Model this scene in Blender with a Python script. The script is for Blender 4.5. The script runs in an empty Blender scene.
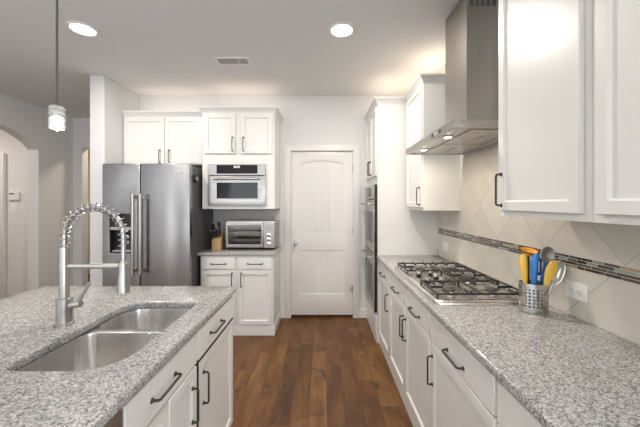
import bpy, bmesh, math, random
from mathutils import Vector, Matrix
random.seed(7)
S = bpy.context.scene
COL = S.collection
PI = math.pi
# ------------------------------------------------------------------ camera, world, light, exposure
cd = bpy.data.cameras.new('camera'); cam = bpy.data.objects.new('camera', cd); COL.objects.link(cam)
cam.location = (0, 0, 1.45); cam.rotation_euler = (PI/2, 0, 0)
cd.sensor_width = 36; cd.lens = 300/640*36; cd.shift_x = -2/640; cd.shift_y = -10/640
cd.clip_start = 0.02
S.camera = cam
S.view_settings.view_transform = 'Standard'; S.view_settings.look = 'None'
S.view_settings.gamma = 1; S.view_settings.use_curve_mapping = False
S.view_settings.exposure = -0.14
W = bpy.data.worlds.new('sky'); S.world = W; W.use_nodes = True
W.node_tree.nodes['Background'].inputs[0].default_value = (0.86, 0.93, 1.0, 1)
W.node_tree.nodes['Background'].inputs[1].default_value = 2.0
S.cycles.max_bounces = 10; S.cycles.diffuse_bounces = 6; S.cycles.glossy_bounces = 5
S.cycles.caustics_reflective = False; S.cycles.caustics_refractive = False
S.cycles.sample_clamp_indirect = 6

def area(name, loc, rot, sx, sy, power, color, shape='RECTANGLE', spread=PI):
    l = bpy.data.lights.new(name, 'AREA'); l.shape = shape; l.size = sx
    if shape in ('RECTANGLE', 'ELLIPSE'): l.size_y = sy
    l.energy = power; l.color = color; l.spread = spread
    o = bpy.data.objects.new(name, l); COL.objects.link(o); o.location = loc; o.rotation_euler = rot
    return o
# daylight by unseen windows: rear assumed for its light, left reflected in the refrigerator
area('window_daylight_back', (-1.35, -4.4, 1.35), (PI/2+0.25, 0, 0), 4.2, 2.1, 44, (0.95, 0.975, 1.0))
area('window_daylight_left', (-3.93, -2.32, 1.35), (PI/2, 0, -PI/2), 1.25, 2.1, 26, (1.0, 0.985, 0.96))
area('window_daylight_right', (1.17, -2.2, 1.35), (PI/2, 0, PI/2), 1.5, 2.1, 140, (0.86, 0.93, 1.0))  # side fill added to brighten the island fronts; no window known here
# bounce fill added behind the camera, thrown up at the ceiling; no lamps stand there
area('torchiere_light', (-0.6, -1.6, 1.9), (PI, 0, 0), 0.5, 0.5, 62, (1.0, 0.975, 0.95), 'DISK')
area('torchiere_light', (-2.9, -0.6, 1.9), (PI, 0, 0), 0.5, 0.5, 42, (0.99, 0.985, 0.98), 'DISK')

# ------------------------------------------------------------------ materials
M = {}
def mat(name):
    m = bpy.data.materials.new(name); m.use_nodes = True; M[name] = m
    return m, m.node_tree, m.node_tree.nodes['Principled BSDF']
def simple(name, col, rough=0.5, metal=0.0, spec=0.5, coat=0.0, emit=None, es=0.0, trans=0.0, noise=0.0, nscale=40):
    m, nt, b = mat(name)
    b.inputs['Base Color'].default_value = (*col, 1); b.inputs['Roughness'].default_value = rough
    b.inputs['Metallic'].default_value = metal; b.inputs['Specular IOR Level'].default_value = spec
    b.inputs['Coat Weight'].default_value = coat; b.inputs['Transmission Weight'].default_value = trans
    if emit: b.inputs['Emission Color'].default_value = (*emit, 1); b.inputs['Emission Strength'].default_value = es
    if noise:
        tc = nt.nodes.new('ShaderNodeTexCoord'); n = nt.nodes.new('ShaderNodeTexNoise'); n.inputs['Scale'].default_value = nscale
        bp = nt.nodes.new('ShaderNodeBump'); bp.inputs['Strength'].default_value = noise; bp.inputs['Distance'].default_value = 0.002
        nt.links.new(tc.outputs['Object'], n.inputs['Vector']); nt.links.new(n.outputs['Fac'], bp.inputs['Height']); nt.links.new(bp.outputs['Normal'], b.inputs['Normal'])
    return m
def node(nt, t, **kw):
    n = nt.nodes.new(t)
    for k, v in kw.items(): setattr(n, k, v)
    return n
def math_n(nt, op, a, b=None, c=None):
    n = nt.nodes.new('ShaderNodeMath'); n.operation = op
    for i, v in enumerate((a, b, c)):
        if v is None: continue
        if isinstance(v, (int, float)): n.inputs[i].default_value = v
        else: nt.links.new(v, n.inputs[i])
    return n.outputs[0]
def ramp(nt, fac, stops, interp='LINEAR'):
    r = nt.nodes.new('ShaderNodeValToRGB'); r.color_ramp.interpolation = interp
    el = r.color_ramp.elements
    while len(el) < len(stops): el.new(0.5)
    for e, (p, c) in zip(el, stops): e.position = p; e.color = (*c, 1)
    nt.links.new(fac, r.inputs[0]); return r.outputs[0]
def mix(nt, fac, a, b, blend='MIX'):
    n = nt.nodes.new('ShaderNodeMix'); n.data_type = 'RGBA'; n.blend_type = blend
    for i, v in ((0, fac), (6, a), (7, b)):
        if isinstance(v, (int, float)): n.inputs[i].default_value = v
        elif isinstance(v, tuple): n.inputs[i].default_value = (*v, 1)
        else: nt.links.new(v, n.inputs[i])
    return n.outputs[2]

simple('cabinet_paint', (0.74, 0.735, 0.715), 0.32, noise=0.05, nscale=60)
simple('trim_paint', (0.80, 0.78, 0.75), 0.35)
simple('wall_paint', (0.70, 0.70, 0.695), 0.7, noise=0.15, nscale=180)
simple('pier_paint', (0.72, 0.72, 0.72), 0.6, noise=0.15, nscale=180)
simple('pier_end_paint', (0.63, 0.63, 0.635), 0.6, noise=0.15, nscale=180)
simple('hall_paint', (0.76, 0.73, 0.70), 0.7, noise=0.15, nscale=180)
simple('beige_paint', (0.80, 0.72, 0.55), 0.7, noise=0.1, nscale=180)
simple('ceiling_paint', (0.745, 0.755, 0.765), 0.8, noise=0.2, nscale=120)
simple('black_iron', (0.02, 0.019, 0.018), 0.45, spec=0.5)
simple('cast_iron', (0.035, 0.032, 0.03), 0.5, noise=0.3, nscale=300)
simple('black_gloss', (0.012, 0.012, 0.013), 0.08)
simple('black_plastic', (0.02, 0.02, 0.021), 0.4)
simple('white_plastic', (0.82, 0.82, 0.80), 0.3)
simple('grey_plastic', (0.40, 0.40, 0.41), 0.35)
simple('chrome', (0.78, 0.77, 0.75), 0.14, 1.0)
simple('satin_nickel', (0.46, 0.45, 0.44), 0.32, 1.0)
simple('spring_steel', (0.40, 0.40, 0.40), 0.45, 1.0)
simple('fridge_side', (0.11, 0.11, 0.115), 0.45, 0.3, noise=0.2, nscale=400)
simple('yellow_plastic', (0.90, 0.56, 0.07), 0.35)
simple('blue_plastic', (0.03, 0.22, 0.62), 0.35)
simple('navy_plastic', (0.02, 0.05, 0.22), 0.35)
simple('orange_plastic', (0.90, 0.45, 0.05), 0.35)
simple('block_wood', (0.50, 0.33, 0.16), 0.5, noise=0.2, nscale=60)
simple('brown_wood', (0.30, 0.17, 0.09), 0.5, noise=0.2, nscale=60)
simple('pink_plastic', (0.62, 0.36, 0.36), 0.4)
simple('lamp_glow', (1, 1, 1), 0.5, emit=(1.0, 0.96, 0.90), es=14)
simple('bulb_glow', (1, 1, 1), 0.5, emit=(1.0, 0.95, 0.86), es=45)
simple('digit_glow', (1, 1, 1), 0.5, emit=(0.9, 0.95, 1.0), es=2.0)
simple('cord_grey', (0.08, 0.08, 0.08), 0.5)
simple('slot_dark', (0.09, 0.09, 0.09), 0.5)
simple('vent_grey', (0.30, 0.30, 0.30), 0.6)
simple('grout', (0.66, 0.63, 0.56), 0.8)
MOS = ['mosaic_black', 'mosaic_brown', 'mosaic_tan', 'mosaic_green', 'mosaic_slate']
for n_, c_ in zip(MOS, [(0.025, 0.024, 0.022), (0.085, 0.06, 0.04), (0.36, 0.25, 0.15), (0.30, 0.32, 0.27), (0.10, 0.10, 0.095)]):
    simple(n_, c_, 0.12, coat=0.4)

def steel(name, col, rough, axis, amt=0.10, sc=300, aniso=0.0):
    m, nt, b = mat(name)
    if aniso:
        tg = node(nt, 'ShaderNodeTangent', direction_type='RADIAL', axis='Z'); b.inputs['Anisotropic'].default_value = aniso; b.inputs['Anisotropic Rotation'].default_value = 0.25; nt.links.new(tg.outputs[0], b.inputs['Tangent'])
    b.inputs['Metallic'].default_value = 1.0
    tc = node(nt, 'ShaderNodeTexCoord'); mp = node(nt, 'ShaderNodeMapping')
    s = [sc, sc, sc]; s[axis] = 3.0; mp.inputs['Scale'].default_value = s
    n = node(nt, 'ShaderNodeTexNoise'); n.inputs['Scale'].default_value = 1.0; n.inputs['Detail'].default_value = 2
    nt.links.new(tc.outputs['Object'], mp.inputs[0]); nt.links.new(mp.outputs[0], n.inputs['Vector'])
    nt.links.new(ramp(nt, n.outputs['Fac'], [(0.25, tuple(c*(1-amt) for c in col)), (0.75, tuple(min(1, c*(1+amt)) for c in col))]), b.inputs['Base Color'])
    nt.links.new(math_n(nt, 'MULTIPLY_ADD', n.outputs['Fac'], 0.14, rough-0.07), b.inputs['Roughness'])
    bp = node(nt, 'ShaderNodeBump'); bp.inputs['Strength'].default_value = 0.03; bp.inputs['Distance'].default_value = 0.001
    nt.links.new(n.outputs['Fac'], bp.inputs['Height']); nt.links.new(bp.outputs['Normal'], b.inputs['Normal'])
    return m
steel('steel_fridge', (0.36, 0.36, 0.365), 0.25, 2, 0.012, 500, 0.75)
steel('steel_oven', (0.45, 0.44, 0.43), 0.30, 0, 0.03)
steel('steel_hood', (0.42, 0.395, 0.36), 0.30, 2, 0.05)
steel('steel_hood_lip', (0.46, 0.445, 0.42), 0.28, 1, 0.05)
steel('steel_sink', (0.70, 0.685, 0.67), 0.24, 2, 0.01, 500, 0.7)
steel('steel_cooktop', (0.74, 0.72, 0.69), 0.25, 1, 0.05)
steel('steel_caddy', (0.55, 0.54, 0.52), 0.25, 0, 0.06)

def granite():
    m, nt, b = mat('granite')
    tc = node(nt, 'ShaderNodeTexCoord'); g = tc.outputs['Object']
    nz = node(nt, 'ShaderNodeTexNoise'); nz.inputs['Scale'].default_value = 90; nz.inputs['Detail'].default_value = 3
    nt.links.new(g, nz.inputs['Vector'])
    add = node(nt, 'ShaderNodeVectorMath', operation='MULTIPLY_ADD'); add.inputs[1].default_value = (0.012,)*3
    nt.links.new(nz.outputs['Color'], add.inputs[0]); nt.links.new(g, add.inputs[2])
    v = node(nt, 'ShaderNodeTexVoronoi'); v.inputs['Scale'].default_value = 195; nt.links.new(add.outputs[0], v.inputs['Vector'])
    sp = node(nt, 'ShaderNodeSeparateColor'); nt.links.new(v.outputs['Color'], sp.inputs[0])
    c1 = ramp(nt, sp.outputs[0], [(0, (0.06, 0.06, 0.062)), (0.15, (0.18, 0.18, 0.18)), (0.34, (0.34, 0.335, 0.322)), (0.60, (0.51, 0.50, 0.475)), (0.87, (0.40, 0.33, 0.27)), (0.92, (0.66, 0.65, 0.64))], 'CONSTANT')
    v2 = node(nt, 'ShaderNodeTexVoronoi'); v2.inputs['Scale'].default_value = 300; nt.links.new(add.outputs[0], v2.inputs['Vector'])
    sp2 = node(nt, 'ShaderNodeSeparateColor'); nt.links.new(v2.outputs['Color'], sp2.inputs[0])
    c2 = ramp(nt, sp2.outputs[1], [(0, (0.10, 0.10, 0.10)), (0.22, (0.38, 0.375, 0.37)), (0.6, (0.58, 0.575, 0.56))], 'CONSTANT')
    nt.links.new(mix(nt, 0.40, c1, c2), b.inputs['Base Color'])
    b.inputs['Roughness'].default_value = 0.16; b.inputs['Specular IOR Level'].default_value = 0.5
granite()

def tile(name, ax, colA, colB, groutc):
    m, nt, b = mat(name)
    tc = node(nt, 'ShaderNodeTexCoord'); sx = node(nt, 'ShaderNodeSeparateXYZ'); nt.links.new(tc.outputs['Object'], sx.inputs[0])
    h = sx.outputs[ax]; z = sx.outputs[2]
    p = 0.435
    u = math_n(nt, 'DIVIDE', math_n(nt, 'SUBTRACT', math_n(nt, 'ADD', h, z), 2.39), p)
    v = math_n(nt, 'DIVIDE', math_n(nt, 'ADD', math_n(nt, 'SUBTRACT', h, z), 0.02), p)
    def dist(a):
        f = math_n(nt, 'FRACT', math_n(nt, 'ADD', a, 50.0)); return math_n(nt, 'ABSOLUTE', math_n(nt, 'SUBTRACT', f, 0.5))
    edge = math_n(nt, 'MAXIMUM', dist(u), dist(v))          # 0.5 on the joint
    g = math_n(nt, 'GREATER_THAN', edge, 0.4935)
    cb = node(nt, 'ShaderNodeCombineXYZ')
    nt.links.new(math_n(nt, 'FLOOR', u), cb.inputs[0]); nt.links.new(math_n(nt, 'FLOOR', v), cb.inputs[1])
    wn = node(nt, 'ShaderNodeTexWhiteNoise'); nt.links.new(cb.outputs[0], wn.inputs['Vector'])
    off = node(nt, 'ShaderNodeVectorMath', operation='MULTIPLY_ADD'); off.inputs[1].default_value = (5, 5, 5)
    nt.links.new(wn.outputs['Color'], off.inputs[0]); nt.links.new(tc.outputs['Object'], off.inputs[2])
    n = node(nt, 'ShaderNodeTexNoise'); n.inputs['Scale'].default_value = 5; n.inputs['Detail'].default_value = 5; n.inputs['Distortion'].default_value = 1.0
    nt.links.new(off.outputs[0], n.inputs['Vector'])
    f = math_n(nt, 'ADD', math_n(nt, 'MULTIPLY', n.outputs['Fac'], 0.8), math_n(nt, 'MULTIPLY', wn.outputs['Value'], 0.25))
    nt.links.new(mix(nt, g, ramp(nt, f, [(0.3, colA), (0.75, colB)]), groutc), b.inputs['Base Color'])
    b.inputs['Roughness'].default_value = 0.35
    bp = node(nt, 'ShaderNodeBump'); bp.inputs['Strength'].default_value = 0.5; bp.inputs['Distance'].default_value = 0.002
    nt.links.new(math_n(nt, 'SUBTRACT', 1.0, g), bp.inputs['Height']); nt.links.new(bp.outputs['Normal'], b.inputs['Normal'])
tile('backsplash_tile', 1, (0.56, 0.53, 0.465), (0.66, 0.63, 0.565), (0.43, 0.39, 0.335))
tile('backsplash_tile_grey', 0, (0.50, 0.48, 0.45), (0.60, 0.58, 0.55), (0.33, 0.31, 0.29))

def wood_floor():
    m, nt, b = mat('wood_floor')
    tc = node(nt, 'ShaderNodeTexCoord'); sx = node(nt, 'ShaderNodeSeparateXYZ'); nt.links.new(tc.outputs['Object'], sx.inputs[0])
    pw, pl = 0.127, 1.05
    u = math_n(nt, 'DIVIDE', math_n(nt, 'ADD', sx.outputs[0], 20.03), pw); row = math_n(nt, 'FLOOR', u)
    w1 = node(nt, 'ShaderNodeTexWhiteNoise', noise_dimensions='1D'); nt.links.new(row, w1.inputs['W'])
    v = math_n(nt, 'ADD', math_n(nt, 'DIVIDE', math_n(nt, 'ADD', sx.outputs[1], 20.0), pl), math_n(nt, 'MULTIPLY', w1.outputs['Value'], 7.3))
    colm = math_n(nt, 'FLOOR', v)
    cb = node(nt, 'ShaderNodeCombineXYZ'); nt.links.new(row, cb.inputs[0]); nt.links.new(colm, cb.inputs[1])
    wn = node(nt, 'ShaderNodeTexWhiteNoise'); nt.links.new(cb.outputs[0], wn.inputs['Vector'])
    off = node(nt, 'ShaderNodeVectorMath', operation='MULTIPLY_ADD'); off.inputs[1].default_value = (9, 9, 9)
    nt.links.new(wn.outputs['Color'], off.inputs[0]); nt.links.new(tc.outputs['Object'], off.inputs[2])
    def noise(scale, det, dist=0.0):
        mp = node(nt, 'ShaderNodeMapping'); mp.inputs['Scale'].default_value = scale
        n = node(nt, 'ShaderNodeTexNoise'); n.inputs['Scale'].default_value = 1; n.inputs['Detail'].default_value = det; n.inputs['Distortion'].default_value = dist
        nt.links.new(off.outputs[0], mp.inputs[0]); nt.links.new(mp.outputs[0], n.inputs['Vector']); return n.outputs['Fac']
    grain = noise((60, 3.5, 1), 5, 0.6); blot = noise((7, 2.2, 1), 3, 0.8); knot = noise((9, 6, 1), 2)
    f = math_n(nt, 'ADD', math_n(nt, 'MULTIPLY', wn.outputs['Value'], 0.17), math_n(nt, 'ADD', math_n(nt, 'MULTIPLY', grain, 0.42), math_n(nt, 'MULTIPLY', blot, 0.58)))
    c = ramp(nt, f, [(0.32, (0.036, 0.013, 0.004)), (0.50, (0.098, 0.038, 0.010)), (0.64, (0.155, 0.066, 0.018)), (0.88, (0.26, 0.135, 0.042))])
    c = mix(nt, ramp(nt, knot, [(0.645, (0, 0, 0)), (0.74, (0.85, 0.85, 0.85))]), c, (0.035, 0.02, 0.014))
    fu = math_n(nt, 'ABSOLUTE', math_n(nt, 'SUBTRACT', math_n(nt, 'FRACT', u), 0.5)); fv = math_n(nt, 'ABSOLUTE', math_n(nt, 'SUBTRACT', math_n(nt, 'FRACT', v), 0.5))
    g = math_n(nt, 'MAXIMUM', math_n(nt, 'GREATER_THAN', fu, 0.487), math_n(nt, 'GREATER_THAN', fv, 0.4985))
    c = mix(nt, math_n(nt, 'MULTIPLY', g, 0.75), c, (0.025, 0.012, 0.006))
    nt.links.new(c, b.inputs['Base Color'])
    nt.links.new(math_n(nt, 'MULTIPLY_ADD', grain, 0.25, 0.34), b.inputs['Roughness'])
    bp = node(nt, 'ShaderNodeBump'); bp.inputs['Strength'].default_value = 0.35; bp.inputs['Distance'].default_value = 0.004
    nt.links.new(math_n(nt, 'SUBTRACT', math_n(nt, 'ADD', blot, math_n(nt, 'MULTIPLY', grain, 0.3)), g), bp.inputs['Height']); nt.links.new(bp.outputs['Normal'], b.inputs['Normal'])
wood_floor()

def glass(name, tint, refl=0.08):
    m = bpy.data.materials.new(name); m.use_nodes = True; M[name] = m; nt = m.node_tree
    out = nt.nodes['Material Output']; nt.nodes.remove(nt.nodes['Principled BSDF'])
    t = node(nt, 'ShaderNodeBsdfTransparent'); t.inputs[0].default_value = (*tint, 1)
    gl = node(nt, 'ShaderNodeBsdfGlossy'); gl.inputs['Roughness'].default_value = 0.03
    lw = node(nt, 'ShaderNodeFresnel'); lw.inputs[0].default_value = 1.45
    mx = node(nt, 'ShaderNodeMixShader'); nt.links.new(lw.outputs[0], mx.inputs[0]); nt.links.new(t.outputs[0], mx.inputs[1]); nt.links.new(gl.outputs[0], mx.inputs[2])
    nt.links.new(mx.outputs[0], out.inputs[0])
glass('clear_glass', (0.96, 0.97, 0.97)); glass('tinted_glass', (0.80, 0.78, 0.76))
def shade_glass():
    m, nt, b = mat('crackle_glass')
    b.inputs['Base Color'].default_value = (0.93, 0.94, 0.93, 1); b.inputs['Roughness'].default_value = 0.22
    b.inputs['Transmission Weight'].default_value = 0.55; b.inputs['IOR'].default_value = 1.3
    tc = node(nt, 'ShaderNodeTexCoord'); v = node(nt, 'ShaderNodeTexVoronoi'); v.inputs['Scale'].default_value = 70
    bp = node(nt, 'ShaderNodeBump'); bp.inputs['Strength'].default_value = 0.7; bp.inputs['Distance'].default_value = 0.004
    nt.links.new(tc.outputs['Object'], v.inputs['Vector']); nt.links.new(v.outputs['Distance'], bp.inputs['Height']); nt.links.new(bp.outputs['Normal'], b.inputs['Normal'])
shade_glass()

# ------------------------------------------------------------------ mesh helpers
class MB:
    def __init__(s): s.bm = bmesh.new()
    def _merge(s, b2, mx=None, mi=0):
        if mx is not None: bmesh.ops.transform(b2, matrix=mx, verts=b2.verts)
        vm = {}
        for v in b2.verts: vm[v] = s.bm.verts.new(v.co)
        for f in b2.faces:
            try: nf = s.bm.faces.new([vm[v] for v in f.verts])
            except ValueError: continue
            nf.material_index = mi; nf.smooth = f.smooth
        b2.free(); return s
    def box(s, x0, x1, y0, y1, z0, z1, bev=0.0, seg=1, mi=0, mx=None):
        b = bmesh.new(); bmesh.ops.create_cube(b, size=1)
        for v in b.verts: v.co = ((x0+x1)/2+v.co.x*(x1-x0), (y0+y1)/2+v.co.y*(y1-y0), (z0+z1)/2+v.co.z*(z1-z0))
        if bev: bmesh.ops.bevel(b, geom=b.edges[:], offset=bev, segments=seg, profile=0.7, affect='EDGES')
        return s._merge(b, mx, mi)
    def lathe(s, prof, n=24, mx=None, caps=True, mi=0):          # prof: (r, z) from bottom to top
        b = bmesh.new(); rings = []
        for r, z in prof:
            rings.append([b.verts.new((r*math.cos(2*PI*i/n), r*math.sin(2*PI*i/n), z)) for i in range(n)])
        for a, c in zip(rings, rings[1:]):
            for i in range(n):
                f = b.faces.new((a[i], a[(i+1) % n], c[(i+1) % n], c[i])); f.smooth = True
        if caps: b.faces.new(rings[0][::-1]); b.faces.new(rings[-1])
        return s._merge(b, mx, mi)
    def tube(s, pts, r, n=10, mx=None, caps=True, mi=0):
        b = bmesh.new(); pts = [Vector(p) for p in pts]; rings = []
        rr = r if isinstance(r, (list, tuple)) else [r]*len(pts)
        t0 = (pts[1]-pts[0]).normalized(); up = Vector((0, 0, 1)) if abs(t0.z) < 0.9 else Vector((1, 0, 0))
        nrm = (up - t0*up.dot(t0)).normalized()
        for i, p in enumerate(pts):
            t = (pts[min(i+1, len(pts)-1)]-pts[max(i-1, 0)]).normalized()
            nrm = (nrm - t*nrm.dot(t)).normalized(); bi = t.cross(nrm)
            rings.append([b.verts.new(p+(nrm*math.cos(2*PI*k/n)+bi*math.sin(2*PI*k/n))*rr[i]) for k in range(n)])
        for a, c in zip(rings, rings[1:]):
            for k in range(n):
                f = b.faces.new((a[k], a[(k+1) % n], c[(k+1) % n], c[k])); f.smooth = True
        if caps: b.faces.new(rings[0][::-1]); b.faces.new(rings[-1])
        return s._merge(b, mx, mi)
    def plate(s, outline, holes, t, bev=0.0, mx=None, seg=2, mi=0):  # XY outline extruded from z=0 to z=t
        b = bmesh.new(); es = []
        for loop in [outline]+list(holes):
            vs = [b.verts.new((x, y, 0)) for x, y in loop]
            es += [b.edges.new((vs[i], vs[(i+1) % len(vs)])) for i in range(len(vs))]
        bmesh.ops.triangle_fill(b, use_beauty=True, use_dissolve=False, edges=es)
        r = bmesh.ops.extrude_face_region(b, geom=b.faces[:])
        bmesh.ops.translate(b, verts=[v for v in r['geom'] if isinstance(v, bmesh.types.BMVert)], vec=(0, 0, t))
        bmesh.ops.recalc_face_normals(b, faces=b.faces[:])
        if bev:
            ed = [e for e in b.edges if len(e.link_faces) == 2 and e.calc_face_angle(0) > 1.3 and abs(e.verts[0].co.z-e.verts[1].co.z) < 1e-6]
            bmesh.ops.bevel(b, geom=ed, offset=bev, segments=seg, profile=0.5, affect='EDGES')
        return s._merge(b, mx, mi)
    def loft(s, rings, close=True, cap0=False, cap1=False, mx=None, smooth=True, mi=0):
        b = bmesh.new(); R = [[b.verts.new(p) for p in r] for r in rings]; n = len(R[0])
        for a, c in zip(R, R[1:]):
            for k in range(n if close else n-1):
                f = b.faces.new((a[k], a[(k+1) % n], c[(k+1) % n], c[k])); f.smooth = smooth
        if cap0: b.faces.new(R[0][::-1])
        if cap1: b.faces.new(R[-1])
        return s._merge(b, mx, mi)
    def build(s, name, m, parent=None, recalc=True):
        if recalc: bmesh.ops.recalc_face_normals(s.bm, faces=s.bm.faces[:])
        me = bpy.data.meshes.new(name); s.bm.to_mesh(me); s.bm.free(); me.set_sharp_from_angle(angle=math.radians(38))
        for mm in (m if isinstance(m, list) else [m]): me.materials.append(M[mm])
        o = bpy.data.objects.new(name, me); COL.objects.link(o)
        if parent: o.parent = parent
        return o
def T(x, y, z): return Matrix.Translation((x, y, z))
def R(ang, ax): return Matrix.Rotation(ang, 4, ax)
def thing(name, label, cat, loc=(0, 0, 0), rz=0.0, group=None):
    o = bpy.data.objects.new(name, None); COL.objects.link(o); o.location = loc; o.rotation_euler = (0, 0, rz); o.empty_display_size = 0.05
    return tag(o, label, cat, group)
def tag(o, label, cat, group=None):
    o['label'] = label; o['category'] = cat
    if group: o['group'] = group
    return o
def struct(name, mb, m): o = mb.build(name, m); o['kind'] = 'structure'; return o
def copy_tree(o, parent=None):
    c = o.copy(); COL.objects.link(c); c.parent = parent
    for ch in [k for k in S.objects if k.parent == o]: copy_tree(ch, c)
    return c
def rrect(x0, x1, y0, y1, r, n=8):
    out = []
    for cx, cy, a0 in ((x1-r, y1-r, 0), (x0+r, y1-r, 90), (x0+r, y0+r, 180), (x1-r, y0+r, 270)):
        for i in range(n+1):
            a = math.radians(a0+90*i/n); out.append((cx+r*math.cos(a), cy+r*math.sin(a)))
    return out
def rrect4(x0, x1, y0, y1, rs, n=8):      # radii: far right, far left, near left, near right
    out = []
    for (sx, sy, a0), r in zip(((1, 1, 0), (-1, 1, 90), (-1, -1, 180), (1, -1, 270)), rs):
        cx, cy = (x1-r if sx > 0 else x0+r), (y1-r if sy > 0 else y0+r)
        for i in range(n+1):
            a = math.radians(a0+90*i/n); out.append((cx+r*math.cos(a), cy+r*math.sin(a)))
    return out
def rect(x0, x1, y0, y1): return [(x0, y0), (x1, y0), (x1, y1), (x0, y1)]
XZ = R(PI/2, 'X')              # a plate drawn in (x, z), extruded towards -y
YZ = Matrix(((0, 0, 1, 0), (1, 0, 0, 0), (0, 1, 0, 0), (0, 0, 0, 1)))  # a plate drawn in (y, z), extruded towards +x

# ------------------------------------------------------------------ room shell
CZ = 2.815                      # ceiling height
XR, YB = 1.207, 3.81            # right wall, back wall
struct('floor', MB().box(-6.6, 1.36, -4.6, 6.4, -0.1, 0), 'wood_floor')
struct('ceiling', MB().box(-6.6, 1.36, -4.6, 6.4, CZ, CZ+0.1), 'ceiling_paint')
struct('wall_right', MB().plate([(-4.6, 0), (6.4, 0), (6.4, CZ), (-4.6, CZ)], [rect(-3.0, -1.4, 0.25, 2.45)], 0.15, mx=T(XR, 0, 0) @ YZ), 'wall_paint')
DX0, DX1, DZ = -0.402, 0.402, 2.125
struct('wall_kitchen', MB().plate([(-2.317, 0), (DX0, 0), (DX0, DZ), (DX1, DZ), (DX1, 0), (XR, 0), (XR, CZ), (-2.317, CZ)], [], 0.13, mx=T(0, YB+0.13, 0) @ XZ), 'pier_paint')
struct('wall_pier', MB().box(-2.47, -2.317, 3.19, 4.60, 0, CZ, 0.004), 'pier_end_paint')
# left wall with the arched opening and a window further back
arch = [(2.95+1.25*(i/16), 2.20+0.24*math.sin(PI*i/16)**0.7) for i in range(17)]
struct('wall_left', MB().plate([(-4.6, 0), (2.95, 0)]+arch+[(4.2, 0), (4.79, 0), (4.79, CZ), (-4.6, CZ)], [rect(-3.0, -1.64, 0.25, 2.45)], 0.15, mx=T(-4.12, 0, 0) @ YZ), 'wall_paint')
struct('wall_far', MB().plate([(-3.97, 0), (-3.83, 0), (-3.83, 2.34), (-2.85, 2.34), (-2.85, 0), (-2.0, 0), (-2.0, CZ), (-3.97, CZ)], [], 0.12, mx=T(0, 4.91, 0) @ XZ), 'wall_paint')
struct('wall_passage', MB().box(-5.2, 1.36, 6.2, 6.4, 0, CZ), 'beige_paint')
struct('wall_hall', MB().box(-6.6, -4.12, 4.5, 4.62, 0, CZ), 'hall_paint')
struct('wall_hall_left', MB().box(-6.6, -6.45, 0.5, 4.5, 0, CZ), 'hall_paint')
struct('wall_hall_near', MB().box(-6.45, -4.12, 0.5, 0.62, 0, CZ), 'hall_paint')
struct('wall_passage_left', MB().box(-5.2, -5.05, 4.62, 6.2, 0, CZ), 'beige_paint')
WX = [(-3.5, -2.15), (-2.0, -0.65), (-0.5, 0.85)]
struct('wall_rear', MB().plate([(-3.97, 0), (XR, 0), (XR, CZ), (-3.97, CZ)], [rect(a, b, 0.25, 2.45) for a, b in WX], 0.15, mx=T(0, -4.45, 0) @ XZ), 'wall_paint')
def window(n, mk):
    f, g = MB(), MB(); mk(f, g)
    w = struct('window_%d' % n, f, 'trim_paint'); o = g.build('glass_pane', 'clear_glass', w)
for k, (a, b) in enumerate(WX):
    window(k+1, lambda f, g: (f.plate(rect(a, b, 0.25, 2.45), [rect(a+0.06, b-0.06, 0.31, 1.32), rect(a+0.06, b-0.06, 1.38, 2.39)], 0.06, mx=T(0, -4.5, 0) @ XZ),
                              g.box(a+0.06, b-0.06, -4.535, -4.53, 0.31, 2.39)))
window(4, lambda f, g: (f.plate(rect(-3.0, -1.64, 0.25, 2.45), [rect(-2.94, -1.70, 0.31, 1.32), rect(-2.94, -1.70, 1.38, 2.39)], 0.06, mx=T(-4.08, 0, 0) @ YZ),
                        g.box(-4.055, -4.05, -2.94, -1.70, 0.31, 2.39)))
window(5, lambda f, g: (f.plate(rect(-3.0, -1.4, 0.25, 2.45), [rect(-2.94, -1.46, 0.31, 1.32), rect(-2.94, -1.46, 1.38, 2.39)], 0.06, mx=T(XR+0.05, 0, 0) @ YZ),
                        g.box(XR+0.075, XR+0.08, -2.94, -1.46, 0.31, 2.39)))  # unseen window added to go with the right fill light
# baseboards
def bb(x0, x1, y0, y1): return MB().box(x0, x1, y0, y1, 0, 0.115, 0.004)
struct('baseboard_back_left', bb(-0.52, -0.475, YB-0.016, YB), 'trim_paint')
struct('baseboard_back_right', bb(0.475, 0.574, YB-0.016, YB), 'trim_paint')
struct('baseboard_left', bb(-3.97, -3.954, -4.4, 2.95), 'trim_paint')
struct('baseboard_pier', bb(-2.475, -2.31, 3.174, 3.19), 'trim_paint')
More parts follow.
